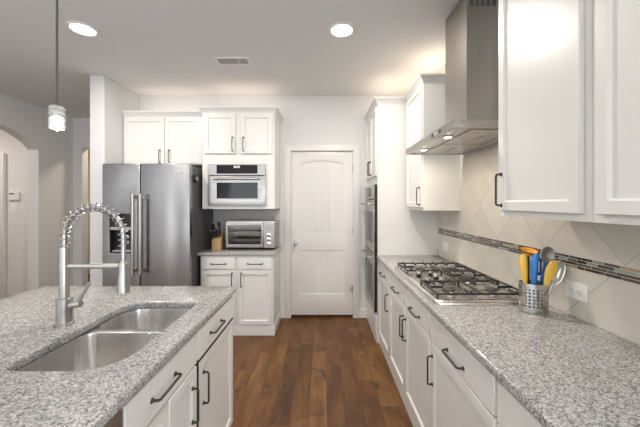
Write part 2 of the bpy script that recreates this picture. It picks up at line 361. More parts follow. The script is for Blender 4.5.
# pantry door: casing, slab with an arched plank panel above a plain plank panel, knob, hinges
cas = MB().plate([(-0.475, 0), (-0.395, 0), (-0.395, 2.118), (0.395, 2.118), (0.395, 0), (0.475, 0), (0.475, 2.19), (-0.475, 2.19)], [], 0.02, 0.005, mx=T(0, YB, 0) @ XZ)
cas.box(DX0, -0.393, YB, YB+0.12, 0, DZ).box(0.393, DX1, YB, YB+0.12, 0, DZ).box(DX0, DX1, YB, YB+0.12, 2.112, DZ)
struct('trim_1', cas, 'trim_paint')
def pantry_door():
    w = 0.392; z0, z1 = 0.03, 2.108
    ua = [(0.262*(1-2*i/14), 1.955+0.04*math.sin(PI*i/14)) for i in range(15)]
    hole1 = [(-0.262, 1.07), (0.262, 1.07)]+ua
    hole2 = rect(-0.262, 0.262, 0.30, 0.85)
    d = MB().plate([(-w, z0), (w, z0), (w, z1), (-w, z1)], [hole1, hole2], 0.013, 0.006, mx=T(0, YB+0.023, 0) @ XZ)
    d.box(-w, w, YB+0.022, YB+0.05, z0, z1)
    for k in range(6):                                   # raised planks inside both panels
        x = -0.225+k*0.09
        d.box(x-0.042, x+0.042, YB+0.0185, YB+0.024, 1.09, 1.945, 0.002); d.box(x-0.042, x+0.042, YB+0.0185, YB+0.024, 0.32, 0.83, 0.002)
    o = struct('door_1', d, 'trim_paint')
    MB().lathe([(0.030, 0), (0.030, 0.006), (0.012, 0.010), (0.012, 0.030), (0.024, 0.038), (0.028, 0.052), (0.022, 0.064), (0.005, 0.068)], 20, T(-0.335, YB+0.009, 0.95) @ R(PI/2, 'X')).build('door_knob', 'satin_nickel', o)
    for z in (0.36, 1.1, 1.9):
        MB().tube([(0.393, YB+0.002, z-0.04), (0.393, YB+0.002, z+0.04)], 0.006).build('hinge', 'satin_nickel', o)
    MB().tube([(0.385, YB+0.0, 0.395), (0.365, YB-0.03, 0.385), (0.36, YB-0.04, 0.34)], 0.006).build('door_stop', 'satin_nickel', o)
pantry_door()
# hallway door beyond the arch
hd = MB().box(-5.62, -4.83, 4.462, 4.498, 0.01, 2.10, 0.003)
hd.box(-5.5, -4.95, 4.458, 4.465, 1.1, 1.95, 0.003).box(-5.5, -4.95, 4.458, 4.465, 0.25, 0.9, 0.003)
struct('door_2', hd, 'trim_paint')
struct('trim_2', MB().plate([(-5.72, 0), (-5.63, 0), (-5.63, 2.11), (-4.82, 2.11), (-4.82, 0), (-4.73, 0), (-4.73, 2.2), (-5.72, 2.2)], [], 0.05, 0.005, mx=T(0, 4.499, 0) @ XZ), 'trim_paint')

# ------------------------------------------------------------------ cabinets
def pull(length, vertical):
    """bar pull, centred, rising towards -y from its mounting face at y=0"""
    m = MB(); L = length/2; h = 0.027; c = 0.010
    pts = [(-L, 0, 0), (-L, -h+c, 0)]
    for i in range(1, 5):
        a = PI/2*i/4; pts.append((-L+c*(1-math.cos(a)), -h+c-c*math.sin(a), 0))
    pts += [(-p[0], p[1], 0) for p in reversed(pts)]
    mx = R(PI/2, 'Y') if vertical else Matrix()
    m.tube(pts, 0.0047, 8, mx)
    for sx in (-L, L): m.lathe([(0.0095, 0.0005), (0.009, 0.004), (0.0055, 0.008)], 12, mx @ T(sx, 0, 0) @ R(PI/2, 'X'))
    return m
def front_panel(w, h, stile, t=0.02, rec=0.011):
    """shaker front centred at the origin, its back at y=0"""
    b = bmesh.new(); x, z = w/2, h/2
    bmesh.ops.create_cube(b, size=1)
    for v in b.verts: v.co = (v.co.x*w, -t/2+v.co.y*t, v.co.z*h)
    bmesh.ops.bevel(b, geom=b.edges[:], offset=0.0025, segments=1, affect='EDGES')
    f = max((f for f in b.faces if f.normal.y < -0.99), key=lambda f: f.calc_area())
    if stile:
        bmesh.ops.inset_region(b, faces=[f], thickness=stile)
        bmesh.ops.inset_region(b, faces=[f], thickness=0.010, depth=-rec)
    m = MB(); m._merge(b); return m
def add_front(root, kind, x0, x1, z0, z1, handle=None, label=None):
    d = front_panel(x1-x0, z1-z0, {'door': 0.055, 'drawer': 0.0, 'shaker_drawer': 0.03}[kind]).build('door' if kind == 'door' else 'drawer_front', 'cabinet_paint', root)
    d.location = ((x0+x1)/2, 0, (z0+z1)/2)
    if handle:
        v, hx, hz = handle
        p = pull(0.148 if v else 0.158, v).build('pull_handle', 'black_iron', d); p.location = (hx-(x0+x1)/2, -0.0195, hz-(z0+z1)/2)
    return d
def carcass(root, w, dep, z0, z1, openings=(), top=True, sides='LR', name='carcass'):
    m = MB(); x = w/2
    m.plate(rect(-x, x, z0, z1), [rect(*o) for o in openings], 0.018, mx=T(0, 0.018, 0) @ XZ)
    if 'L' in sides: m.box(-x, -x+0.018, 0.018, dep, z0, z1)
    if 'R' in sides: m.box(x-0.018, x, 0.018, dep, z0, z1)
    m.box(-x+0.018, x-0.018, dep-0.01, dep, z0, z1).box(-x+0.018, x-0.018, 0.018, dep-0.01, z0+0.0, z0+0.018)
    if top: m.box(-x+0.018, x-0.018, 0.018, dep-0.01, z1-0.018, z1)
    return m.build(name, 'cabinet_paint', root)
def crown(root, w, dep, z, left, right):
    m = MB(); rings = []
    for dz, o in ((0, 0.004), (0.012, 0.006), (0.016, 0.012), (0.032, 0.018), (0.050, 0.034), (0.054, 0.040), (0.068, 0.042)):
        xl, xr = -w/2-(o if left is True else left), w/2+(o if right else 0)
        rings.append([(xl, -o, z+dz), (xr, -o, z+dz), (xr, dep, z+dz), (xl, dep, z+dz)])
    m.loft(rings, cap0=True, cap1=True, smooth=False); return m.build('crown_molding', 'cabinet_paint', root)
def cabinet(name, label, cat, loc, rz, w, dep, z0, z1, fronts, group=None, crown_sides=None, openings=(), top=True, skirt=None, sides='LR'):
    root = thing(name, label, cat, (loc[0], loc[1], z0), rz, group)
    for c in (carcass(root, w, dep, 0, z1-z0, [(a, b, c-z0, d-z0) for a, b, c, d in openings], top, sides),): pass
    for (k, x0, x1, a, b, h) in fronts:
        add_front(root, k, x0, x1, a-z0, b-z0, None if h is None else (h[0], h[1], h[2]-z0))
    if crown_sides is not None: crown(root, w, dep, z1-z0-0.005, *crown_sides)
    if skirt == 2: MB().box(w/2, w/2+0.012, 0.0, dep-0.002, 0, 0.10, 0.003).build('side_base_board', 'cabinet_paint', root)
    if skirt: MB().box(-w/2+(0 if skirt != 2 else 0), w/2+(0.012 if skirt == 2 else 0), -0.010, 0.0, 0, 0.10, 0.003).build('base_board', 'cabinet_paint', root)
    return root
RR, RL = -PI/2, PI/2
BX = 0.602                      # face of the right-hand base cabinets
def right_base(label, ya, yb, fronts, group='base cabinets under the right-hand counter'):
    w = ya-yb-0.001
    return cabinet('base_cabinet', label, 'cabinet', (BX, (ya+yb)/2), RR, w, XR-BX-0.004, 0, 0.875, fronts, group, skirt=1)
def std(w, handle_side, g=0.008, pair=False):
    x = w/2-g; zt, zm, zl = 0.862, 0.722, 0.105
    if pair:
        return [('drawer', -x, -0.006, zm+0.004, zt, (False, -x/2, 0.772)), ('drawer', 0.006, x, zm+0.004, zt, (False, x/2, 0.772)),
                ('door', -x, -0.003, zl, zm-0.004, (True, -0.032, 0.572)), ('door', 0.003, x, zl, zm-0.004, (True, 0.032, 0.572))]
    return [('drawer', -x, x, zm+0.004, zt, (False, 0, 0.772)), ('door', -x, x, zl, zm-0.004, (True, handle_side*(x-0.03), 0.572))]
right_base('white base cabinet with one drawer and door, next to the wall ovens', 3.108, 2.606, std(0.5, 1))
right_base('white double-door base cabinet with two drawers under the gas cooktop', 2.606, 1.618, std(0.986, 0, pair=True))
right_base('white base cabinet with one wide drawer in the right-hand foreground', 1.618, 1.006, std(0.61, -1))
right_base('white base cabinet cut off by the bottom right edge of the photo', 1.006, 0.396, std(0.61, -1))
def wallcab(label, ya, yb, fronts, cs, group='wall cabinets along the right wall', dep=0.328):
    return cabinet('upper_cabinet', label, 'cabinet', (XR-dep-0.002, (ya+yb)/2), RR, ya-yb-0.001, dep, 1.389, 2.492, fronts, group, cs)
w_ = 0.474
wallcab('white wall cabinet between the range hood and the oven tower', 3.065, 2.590, [('door', -w_/2+0.008, w_/2-0.012, 1.416, 2.475, (True, w_/2-0.045, 1.515))], (False, True))
wallcab('white wall cabinet right of the range hood, black pull at its left', 1.475, 0.972, [('door', -0.2365, 0.2235, 1.416, 2.475, (True, -0.21, 1.515))], (True, False))
wallcab('white wall cabinet cut off by the right edge of the photo', 0.972, 0.472, [('door', -0.223, 0.225, 1.416, 2.475, (True, 0.20, 1.515))], (False, False))
# oven tower: face at X=0.578, opening for the ovens
TW = YB-3.112-0.003; TY = (YB-0.003+3.112)/2
TX = 0.578
tower = cabinet('oven_cabinet', 'tall white cabinet tower holding the double wall oven', 'cabinet', (TX, TY), RR, TW, XR-TX-0.003, 0, 2.478,
                [('door', -TW/2+0.03, -0.003, 1.742, 2.462, (True, -0.035, 1.85)), ('door', 0.003, TW/2-0.03, 1.742, 2.462, (True, 0.035, 1.85)), ('drawer', -TW/2+0.03, TW/2-0.03, 0.115, 0.285, None)],
                None, (False, True), openings=[(-0.312, 0.312, 0.32, 1.64)], skirt=1)
# back run
cabinet('base_cabinet', 'white base cabinet with two drawers below the toaster oven', 'cabinet', (-0.9325, 3.30), 0, 0.805, YB-3.30-0.003, 0, 0.875,
        [('drawer', -0.385, -0.02, 0.73, 0.855, (False, -0.2, 0.79)), ('drawer', 0.02, 0.385, 0.73, 0.855, (False, 0.2, 0.79)),
         ('door', -0.385, -0.02, 0.125, 0.715, (True, -0.05, 0.615)), ('door', 0.02, 0.385, 0.125, 0.715, (True, 0.05, 0.615))], None, skirt=2)
cabinet('upper_cabinet', 'white wall cabinet holding the built-in microwave', 'cabinet', (-0.9325, 3.35), 0, 0.805, YB-3.35-0.003, 1.39, 2.46,
        [('door', -0.375, -0.03, 2.005, 2.445, (True, -0.06, 2.11)), ('door', 0.03, 0.375, 2.005, 2.445, (True, 0.06, 2.11))], None, (True, True), openings=[(-0.318, 0.29, 1.425, 1.885)])
cabinet('upper_cabinet', 'white two-door wall cabinet above the refrigerator', 'cabinet', (-1.8475, 3.504), 0, 0.933, YB-3.504-0.003, 1.90, 2.46,
        [('door', -0.455, 0.017, 1.91, 2.445, (True, -0.035, 1.995)), ('door', 0.023, 0.458, 1.91, 2.445, (True, 0.075, 1.995))], None, (False, False))
# island
IX = -0.588
isl = cabinet('base_cabinet', 'white island cabinet with drawer and door at the far island end', 'cabinet', (IX, 1.651), RL, 0.557, 0.60, 0, 0.875,
        [('drawer', -0.268, 0.268, 0.726, 0.862, (False, -0.047, 0.793)), ('door', -0.268, 0.268, 0.06, 0.714, (True, -0.216, 0.57))], None, top=False, sides='R', openings=[(-0.276, 0.262, 0.055, 0.85)])
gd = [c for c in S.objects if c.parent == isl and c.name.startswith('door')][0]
MB().box(-0.2675, 0.2675, -0.0203, -0.001, 0.3272, 0.3345).box(-0.2755, -0.2683, -0.0203, -0.001, -0.325, 0.3345).build('edge_gasket', 'black_plastic', gd)['label'] = 'black gasket along the door edge'  # strip coloured black for the shade in the gap around this door
cabinet('base_cabinet', 'white island sink cabinet with a false drawer front', 'cabinet', (IX, 1.114), RL, 0.513, 0.60, 0, 0.875,
        [('drawer', -0.248, 0.248, 0.726, 0.862, (False, -0.034, 0.792)), ('door', -0.248, -0.003, 0.06, 0.714, None), ('door', 0.003, 0.248, 0.06, 0.714, (True, 0.20, 0.565))], None, top=False, sides='L')
ip = thing('island_panel', 'white panelled back of the island under the counter overhang', 'panel', (-1.36, 1.01, 0))
MB().box(-0.165, 0.165, -0.91, 0.91, 0, 0.875, 0.003).build('panel', 'cabinet_paint', ip)
# dishwasher at the near end of the island
dw = thing('dishwasher', 'stainless dishwasher at the bottom edge, under the island counter', 'dishwasher', (IX, 0.555, 0), RL)
MB().box(-0.297, 0.297, 0.0, 0.58, 0.1, 0.87).build('tub', 'black_plastic', dw)
MB().box(-0.297, 0.297, -0.022, -0.001, 0.11, 0.868, 0.004, 2).build('door', 'steel_oven', dw)
MB().tube([(-0.25, -0.022, 0.78), (-0.25, -0.06, 0.78), (0.25, -0.06, 0.78), (0.25, -0.022, 0.78)], 0.009).build('handle', 'satin_nickel', dw)

# ------------------------------------------------------------------ countertops
ct = MB().plate(rrect(-1.805, -0.556, 0.1, 1.958, 0.02, 4), [rrect4(-1.045, -0.675, 0.965, 1.637, (0.05, 0.11, 0.06, 0.13), 10)], 0.038, 0.009, T(0, 0, 0.876), 3)
tag(ct.build('countertop', 'granite'), 'speckled grey granite island countertop with the sink cutout', 'countertop')
ct = MB().plate(rect(0.564, XR-0.002, 0.0, 3.109), [], 0.038, 0.010, T(0, 0, 0.876), 3)
tag(ct.build('countertop', 'granite'), 'speckled grey granite countertop along the right wall under the cooktop', 'countertop')
ct = MB().plate(rect(-1.36, -0.512, 3.275, YB-0.013), [], 0.036, 0.008, T(0, 0, 0.876), 3)
tag(ct.build('countertop', 'granite'), 'short granite countertop holding the toaster oven and knife block', 'countertop')

# ------------------------------------------------------------------ backsplashes
bs = thing('tile_backsplash', 'beige diagonal tile backsplash on the right wall behind the cooktop', 'backsplash', (XR-0.005, 1.5, 0.914))
ol = [(0.0, 0.915), (3.108, 0.915), (3.108, 1.388), (2.589, 1.388), (2.589, 1.95), (1.477, 1.95), (1.477, 1.388), (0.0, 1.388)]
o = MB().plate(ol, [], 0.010, mx=T(XR-0.011, 0, 0) @ YZ).build('tile_field', 'backsplash_tile', bs); o.location = (-bs.location.x, -bs.location.y, -bs.location.z)
ms = MB(); X0 = XR-0.0115
ms.box(X0-0.0015, X0, 0.0, 3.107, 1.1435, 1.2025, mi=5)
for r in range(4):
    y = 3.105-random.random()*0.04; z = 1.1455+r*0.0143
    while y > 0.02:
        L = random.choice((0.035, 0.05, 0.07, 0.095)); k = random.choices(range(5), (34, 26, 12, 12, 16))[0]
        ms.box(X0-0.0026, X0-0.001, max(0.01, y-L), y, z, z+0.0118, mi=k); y -= L+0.003
o = ms.build('mosaic_strip', MOS+['grout'], bs); o.location = (-bs.location.x, -bs.location.y, -bs.location.z); o['label'] = 'dark glass mosaic strip'
bs2 = MB().box(-1.36, -0.53, YB-0.011, YB-0.001, 0.914, 1.389)
tag(bs2.build('tile_backsplash', 'backsplash_tile_grey'), 'grey diagonal tile backsplash behind the toaster oven', 'backsplash')

# ------------------------------------------------------------------ double wall oven
ov = thing('double_oven', 'stainless double wall oven built into the tall white tower', 'oven', (TX, TY, 0.31), RR)
MB().box(-0.308, 0.308, 0.002, 0.55, 0.015, 1.325).build('oven_body', 'black_plastic', ov)
MB().box(-0.325, 0.325, -0.034, -0.028, 1.19, 1.34, 0.002).box(-0.325, 0.325, -0.028, -0.001, 1.19, 1.34, mi=1).build('control_panel', ['steel_oven', 'black_gloss'], ov)
MB().box(-0.13, 0.13, -0.036, -0.0335, 1.215, 1.315).build('display', 'black_gloss', ov)
for z0, z1 in ((0.62, 1.18), (0.0, 0.61)):
    d = MB().box(-0.325, 0.325, -0.034, -0.028, z0, z1, 0.002).box(-0.325, 0.325, -0.028, -0.001, z0, z1, mi=1).build('oven_door', ['steel_oven', 'black_gloss'], ov)
    MB().box(-0.24, 0.24, -0.036, -0.0335, z0+0.09, z1-0.13).build('window', 'black_gloss', d)
    h = z1-0.045
    MB().tube([(-0.27, -0.078, h), (0.27, -0.078, h)], 0.011).tube([(-0.24, -0.03, h), (-0.24, -0.078, h)], 0.009).tube([(0.24, -0.03, h), (0.24, -0.078, h)], 0.009).build('handle', 'satin_nickel', d)

# ------------------------------------------------------------------ refrigerator
FX0, FX1, FY = -2.273, -1.367, 3.10
fr = thing('refrigerator', 'stainless side-by-side refrigerator with a door dispenser', 'refrigerator', ((FX0+FX1)/2, 3.43, 0))
hw = (FX1-FX0)/2
MB().box(-hw+0.004, hw-0.004, FY+0.075-3.43, 3.795-3.43, 0.03, 1.85, 0.006).build('body', 'fridge_side', fr)
MB().box(-hw+0.01, hw-0.01, FY+0.09-3.43, 3.7-3.43, 0.0, 0.032).build('toe_grille', 'black_plastic', fr)
sx = (140-322)/96.8-(FX0+FX1)/2
yf = FY-3.43
dsp = (109.5, 132.5, 214.0, 253.0)
dx0, dx1 = [(v-322)/96.8-(FX0+FX1)/2 for v in dsp[:2]]; dz1, dz0 = [1.45-(v-203.5)/96.8 for v in dsp[2:]]
fz = MB().plate(rect(-hw, sx-0.003, 0.06, 1.863), [rect(dx0, dx1, dz0, dz1)], 0.07, 0.008, T(0, yf+0.07, 0) @ XZ, 3).build('door', 'steel_fridge', fr)
fd = MB().plate(rect(sx+0.003, hw, 0.06, 1.863), [], 0.07, 0.008, T(0, yf+0.07, 0) @ XZ, 3).build('door', 'steel_fridge', fr)
dm = MB()
dm.box(dx0, dx1, yf+0.062, yf+0.068, dz0, dz1).box(dx0, dx0+0.008, yf-0.003, yf+0.062, dz0, dz1).box(dx1-0.008, dx1, yf-0.003, yf+0.062, dz0, dz1).box(dx0+0.008, dx1-0.008, yf-0.003, yf+0.062, dz1-0.008, dz1).box(dx0+0.008, dx1-0.008, yf-0.003, yf+0.062, dz0, dz0+0.008)
dm = dm.build('dispenser', 'black_plastic', fr)
MB().box(dx0+0.01, dx1-0.01, yf-0.002, yf+0.05, dz1-0.13, dz1-0.01, 0.002).build('control_panel', 'black_gloss', dm)
MB().box(dx0+0.01, dx1-0.01, yf-0.004, yf+0.04, dz1-0.165, dz1-0.135, 0.002).build('trim_band', 'grey_plastic', dm)
MB().tube([((dx0+dx1)/2, yf+0.03, dz1-0.16), ((dx0+dx1)/2, yf+0.03, dz1-0.24)], 0.02).build('nozzle', 'grey_plastic', dm)
MB().box(dx0+0.02, dx1-0.02, yf+0.008, yf+0.055, dz0+0.009, dz0+0.025, 0.003).build('drip_tray', 'grey_plastic', dm)
for d, x in ((fz, sx-0.038), (fd, sx+0.038)):
    MB().tube([(x, yf-0.062, 0.735), (x, yf-0.062, 1.545)], 0.0165, 16).lathe([(0.0175, 0), (0.0175, 0.012)], 16, T(x, yf-0.062, 0.728)).lathe([(0.0175, 0), (0.0175, 0.012)], 16, T(x, yf-0.062, 1.538)).box(x-0.012, x+0.012, yf-0.062, yf-0.001, 0.75, 0.78, 0.003).box(x-0.012, x+0.012, yf-0.062, yf-0.001, 1.50, 1.53, 0.003).build('handle', 'satin_nickel', d)
MB().box(hw-0.20, hw-0.065, yf-0.003, yf, 1.758, 1.779, 0.001).build('badge', 'satin_nickel', fd)
mg = MB().lathe([(0.040, 0), (0.042, 0.01), (0.036, 0.022)], 20).build('magnetic_timer', 'black_plastic')
mg.location = (FX1-0.003, 3.235, 1.715); mg.rotation_euler = (0, PI/2, 0)
tag(mg, 'small round dark magnet on the upper side of the refrigerator', 'magnet')
MB().lathe([(0.024, 0.0215), (0.022, 0.028), (0.008, 0.031)], 16).build('face', 'pink_plastic', mg)

# ------------------------------------------------------------------ built-in microwave
mw = thing('microwave', 'stainless built-in microwave below the white cabinet doors', 'microwave', (-0.947, 3.35, 1.426))
MB().box(-0.300, 0.300, 0.0, 0.40, 0.004, 0.45).build('oven_body', 'black_plastic', mw)
MB().box(-0.320, 0.320, -0.022, -0.001, 0.338, 0.462, 0.003).build('control_panel', 'steel_oven', mw)
dsp_ = MB().box(-0.222, 0.232, -0.025, -0.021, 0.355, 0.452, 0.001).build('display', 'black_gloss', mw)
dg = MB()
for k, x in enumerate((-0.024, -0.008, 0.012, 0.028)):
    dg.box(x-0.005, x-0.0035, -0.0256, -0.0249, 0.42, 0.44).box(x+0.0035, x+0.005, -0.0256, -0.0249, 0.42, 0.44).box(x-0.005, x+0.005, -0.0256, -0.0249, 0.419, 0.4205).box(x-0.005, x+0.005, -0.0256, -0.0249, 0.4395, 0.441)
dg.build('clock_digits', 'digit_glow', dsp_)
md = MB().plate(rect(-0.320, 0.320, 0.0, 0.330), [rect(-0.222, 0.232, 0.08, 0.255)], 0.021, 0.003, T(0, -0.001, 0) @ XZ).build('door', 'steel_oven', mw)
MB().box(-0.224, 0.234, -0.016, -0.010, 0.078, 0.257).build('window', 'black_gloss', md)
MB().tube([(-0.265, -0.06, 0.298), (0.265, -0.06, 0.298)], 0.011).tube([(-0.23, -0.02, 0.298), (-0.23, -0.06, 0.298)], 0.008).tube([(0.23, -0.02, 0.298), (0.23, -0.06, 0.298)], 0.008).build('handle', 'chrome', md)

# ------------------------------------------------------------------ range hood
HY0, HY1 = 1.625, 2.532
hc = (HY0+HY1)/2
hd_ = thing('range_hood', 'stainless chimney range hood above the gas cooktop', 'range hood', (XR-0.013, hc, 1.86))
hl = (HY1-HY0)/2; D = XR-0.013-0.707
cn = MB().plate([(-D, -hl), (0, -hl), (0, hl), (-D, hl)], [rect(-D+0.02, -0.02, -hl+0.02, hl-0.02)], 0.036, 0.001, T(0, 0, 0.0))
cn.box(-D, 0, -hl, hl, 0.036, 0.046, 0.001)
canopy = cn.build('canopy', 'steel_hood_lip', hd_)
MB().box(-D+0.021, -0.021, -hl+0.021, hl-0.021, 0.006, 0.034).build('underside_panel', 'steel_hood_lip', hd_)
for a, b in ((-hl+0.05, -0.01), (0.01, hl-0.05)):
    f = MB()
    f.box(-0.36, -0.06, a, b, 0.001, 0.0055, 0.001)
    f.box(-0.22, -0.20, (a+b)/2-0.04, (a+b)/2+0.04, -0.003, 0.001, 0.001)
    f.build('grease_filter', 'steel_hood_lip', hd_)
for y in (-0.215, 0.222):
    l = MB().lathe([(0.029, 0), (0.029, 0.006)], 24, T(-0.412, y, -0.0005)).build('hood_lamp', 'satin_nickel', hd_)
    MB().lathe([(0.022, 0), (0.022, 0.002)], 24, T(-0.412, y, -0.0025)).build('lamp_lens', 'lamp_glow', l)
    a_ = area('hood_bulb', (XR-0.013-0.412, hc+y, 1.853), (0, 0, 0), 0.05, 0.05, 2.6, (1.0, 0.85, 0.68), 'DISK')
cp = MB().box(-D-0.0025, -D, -0.30, -0.15, 0.010, 0.036, 0.0008).build('control_strip', 'steel_hood', hd_)
for y in (-0.28, -0.165): MB().box(-D-0.005, -D-0.002, y-0.012, y+0.012, 0.013, 0.033, 0.001).build('button', 'black_plastic', cp)
MB().box(-D-0.0045, -D-0.002, -0.25, -0.195, 0.014, 0.032, 0.001).build('button', 'chrome', cp)
CX = 0.92-(XR-0.013)
ch = MB()
ch.plate([(CX, 1.91-hc), (0, 1.91-hc), (0, 2.242-hc), (CX, 2.242-hc)], [], 0.594, 0, T(0, 0, 0.046)).build('lower_flue', 'steel_hood', hd_)
up = MB().box(CX+0.002, 0, 1.912-hc, 2.24-hc, 0.641, 0.953)
up = up.build('upper_flue', 'steel_hood', hd_)
sl = MB()
for k in range(7): sl.box(CX+0.02+k*0.036, CX+0.046+k*0.036, 1.9105-hc, 1.913-hc, 0.85, 0.90)
sl.build('vent_slots', 'slot_dark', up)

# ------------------------------------------------------------------ gas cooktop
GX0, GX1, GY0, GY1 = 0.600, 1.138, 1.578, 2.50
ck = thing('gas_cooktop', 'five-burner stainless gas cooktop set in the right granite counter', 'cooktop', ((GX0+GX1)/2, (GY0+GY1)/2, 0.914))
gw, gl = (GX1-GX0)/2, (GY1-GY0)/2
m = MB(); rings = []
for z, d in ((0.0005, 0), (0.010, 0.0), (0.016, 0.004), (0.020, 0.012), (0.025, 0.026), (0.024, 0.032), (0.013, 0.038), (0.012, 0.05)):
    rings.append([(x, y, z) for x, y in rrect(-gw+d, gw-d, -gl+d, gl-d, max(0.012, 0.045-d), 5)])
m.loft(rings, cap0=True, cap1=True); m.build('tray', 'steel_cooktop', ck)
def grate(x0, x1, y0, y1, nm=5):
    m = MB(); zt = 0.052; h = 0.011; b = 0.005
    def bar(xa, xb, ya, yb, za=zt-h, zb=zt): m.box(min(xa, xb), max(xa, xb), min(ya, yb), max(ya, yb), za, zb, 0.002)
    bar(x0, x1, y0, y0+2*b); bar(x0, x1, y1-2*b, y1); bar(x0, x0+2*b, y0+2*b, y1-2*b); bar(x1-2*b, x1, y0+2*b, y1-2*b)
    for x in (x0, x1-2*b):
        for y in (y0, y1-2*b): bar(x, x+2*b, y, y+2*b, 0.0125, zt-h)
    ym, xm = (y0+y1)/2, (x0+x1)/2
    L = (y1-y0)*0.30
    for k in range(nm):
        x = x0+(k+0.5)*(x1-x0)/nm
        bar(x-0.004, x+0.004, y0+2*b, y0+L, zt-0.012, zt+0.003); bar(x-0.004, x+0.004, y1-L, y1-2*b, zt-0.012, zt+0.003)
        m.box(x-0.005, x+0.005, y1-0.012, y1, zt, zt+0.009, 0.002); m.box(x-0.005, x+0.005, y0, y0+0.012, zt, zt+0.009, 0.002)
    for x in (x0, x1):
        s = 1 if x == x0 else -1
        bar(x, x+s*0.09, ym-0.004, ym+0.004, zt-0.012, zt+0.003)
    if x1-x0 > 0.4: bar(xm-0.004, xm+0.004, y0, y1)
    return m.build('grate', 'cast_iron', ck)
third = (2*gl-0.084)/3
ys = [-gl+0.040+i*(third+0.003) for i in range(3)]
grate(-gw+0.02, gw-0.02, ys[0], ys[0]+third, 4); grate(-gw+0.02, gw-0.02, ys[2], ys[2]+third, 6); grate(-gw+0.26, gw-0.02, ys[1], ys[1]+third, 3)
def burner(x, y, r):
    o = MB().lathe([(r*1.35, 0.0125), (r*1.3, 0.018), (r, 0.020), (r, 0.028), (r*0.9, 0.030)], 24, T(x, y, 0)).build('burner', 'chrome', ck)
    MB().lathe([(r*0.92, 0.0302), (r*0.92, 0.035), (r*0.8, 0.038)], 24, T(x, y, 0)).build('burner_cap', 'cast_iron', o)
for x, y, r in ((-0.12, ys[0]+third/2, 0.036), (0.13, ys[0]+third/2, 0.03), (-0.12, ys[2]+third/2, 0.03), (0.13, ys[2]+third/2, 0.036), (0.12, ys[1]+third/2, 0.045)): burner(x, y, r)
for x, y in ((0.70, 2.17), (0.70, 1.99), (0.795, 2.19), (0.795, 2.09), (0.80, 2.0)):
    lx, ly = x-(GX0+GX1)/2, y-(GY0+GY1)/2
    k = MB().lathe([(0.022, 0.0125), (0.022, 0.016), (0.014, 0.018), (0.014, 0.026)], 20, T(lx, ly, 0)).build('knob', 'black_plastic', ck)
    MB().lathe([(0.015, 0.0262), (0.021, 0.030), (0.021, 0.041), (0.017, 0.045)], 20, T(lx, ly, 0)).box(lx-0.02, lx+0.02, ly-0.004, ly+0.004, 0.045, 0.05, 0.001).build('knob_cap', 'chrome', k)

# ------------------------------------------------------------------ sink and faucet
sk = thing('sink', 'stainless undermount double-bowl sink in the island counter', 'sink', (-0.86, 1.3, 0.69))
def W_(x, y, z): return (x+0.86, y-1.3, z-0.69)
bowls = [(-1.05, -0.67, 0.958, 1.333), (-1.05, -0.67, 1.372, 1.643)]
BR = [(0.07, 0.07, 0.065, 0.135), (0.055, 0.115, 0.06, 0.06)]
fl = MB().plate(rrect(-1.07, -0.65, 0.935, 1.66, 0.085), [rrect4(*b, r) for b, r in zip(bowls, BR)], 0.006, 0.001, T(0.86, -1.3, 0.869-0.69))
fl.build('rim', 'steel_sink', sk)
for (x0, x1, y0, y1), br in zip(bowls, BR):
    m = MB(); rings = []
    prof = [(0.8745, 0.0), (0.860, 0.002), (0.76, 0.006), (0.73, 0.009)]+[(0.70+0.03*(1-math.sin(a)), 0.009+0.035*(1-math.cos(a))) for a in [PI/2*i/5 for i in range(1, 6)]]+[(0.697, 0.09)]
    for z, d in prof: rings.append([W_(x, y, z) for x, y in rrect4(x0+d, x1-d, y0+d, y1-d, [max(0.04, r-d*0.3) for r in br], 8)])
    m.loft(rings, cap1=True); bo = m.build('bowl', 'steel_sink', sk)
    c = W_((x0+x1)/2, (y0+y1)/2, 0.697)
    MB().lathe([(0.045, 0.0005), (0.043, 0.004), (0.032, 0.003), (0.028, 0.0015)], 24, T(*c)).build('drain', 'chrome', bo)
fa = thing('faucet', 'tall pull-down spring faucet in brushed nickel behind the sink', 'faucet', (-1.142, 1.33, 0.914))
MB().lathe([(0.036, 0.0005), (0.036, 0.008), (0.031, 0.012), (0.031, 0.116), (0.028, 0.119), (0.02, 0.119)], 28).build('base', 'satin_nickel', fa)
MB().lathe([(0.0195, 0.119), (0.0195, 0.338)], 24).lathe([(0.015, 0.338), (0.021, 0.338), (0.021, 0.344), (0.013, 0.346)], 24).build('riser', 'satin_nickel', fa)
path = [(0, 0, 0.338), (0, 0, 0.36), (0, 0, 0.39)]
ac, ar = 0.39, 0.131
path += [(ar-ar*math.cos(PI*i/24), 0, ac+ar*math.sin(PI*i/24)) for i in range(1, 25)]+[(2*ar, 0, 0.34), (2*ar, 0, 0.278)]
MB().tube(path, 0.0095, 12).build('hose', 'satin_nickel', fa)
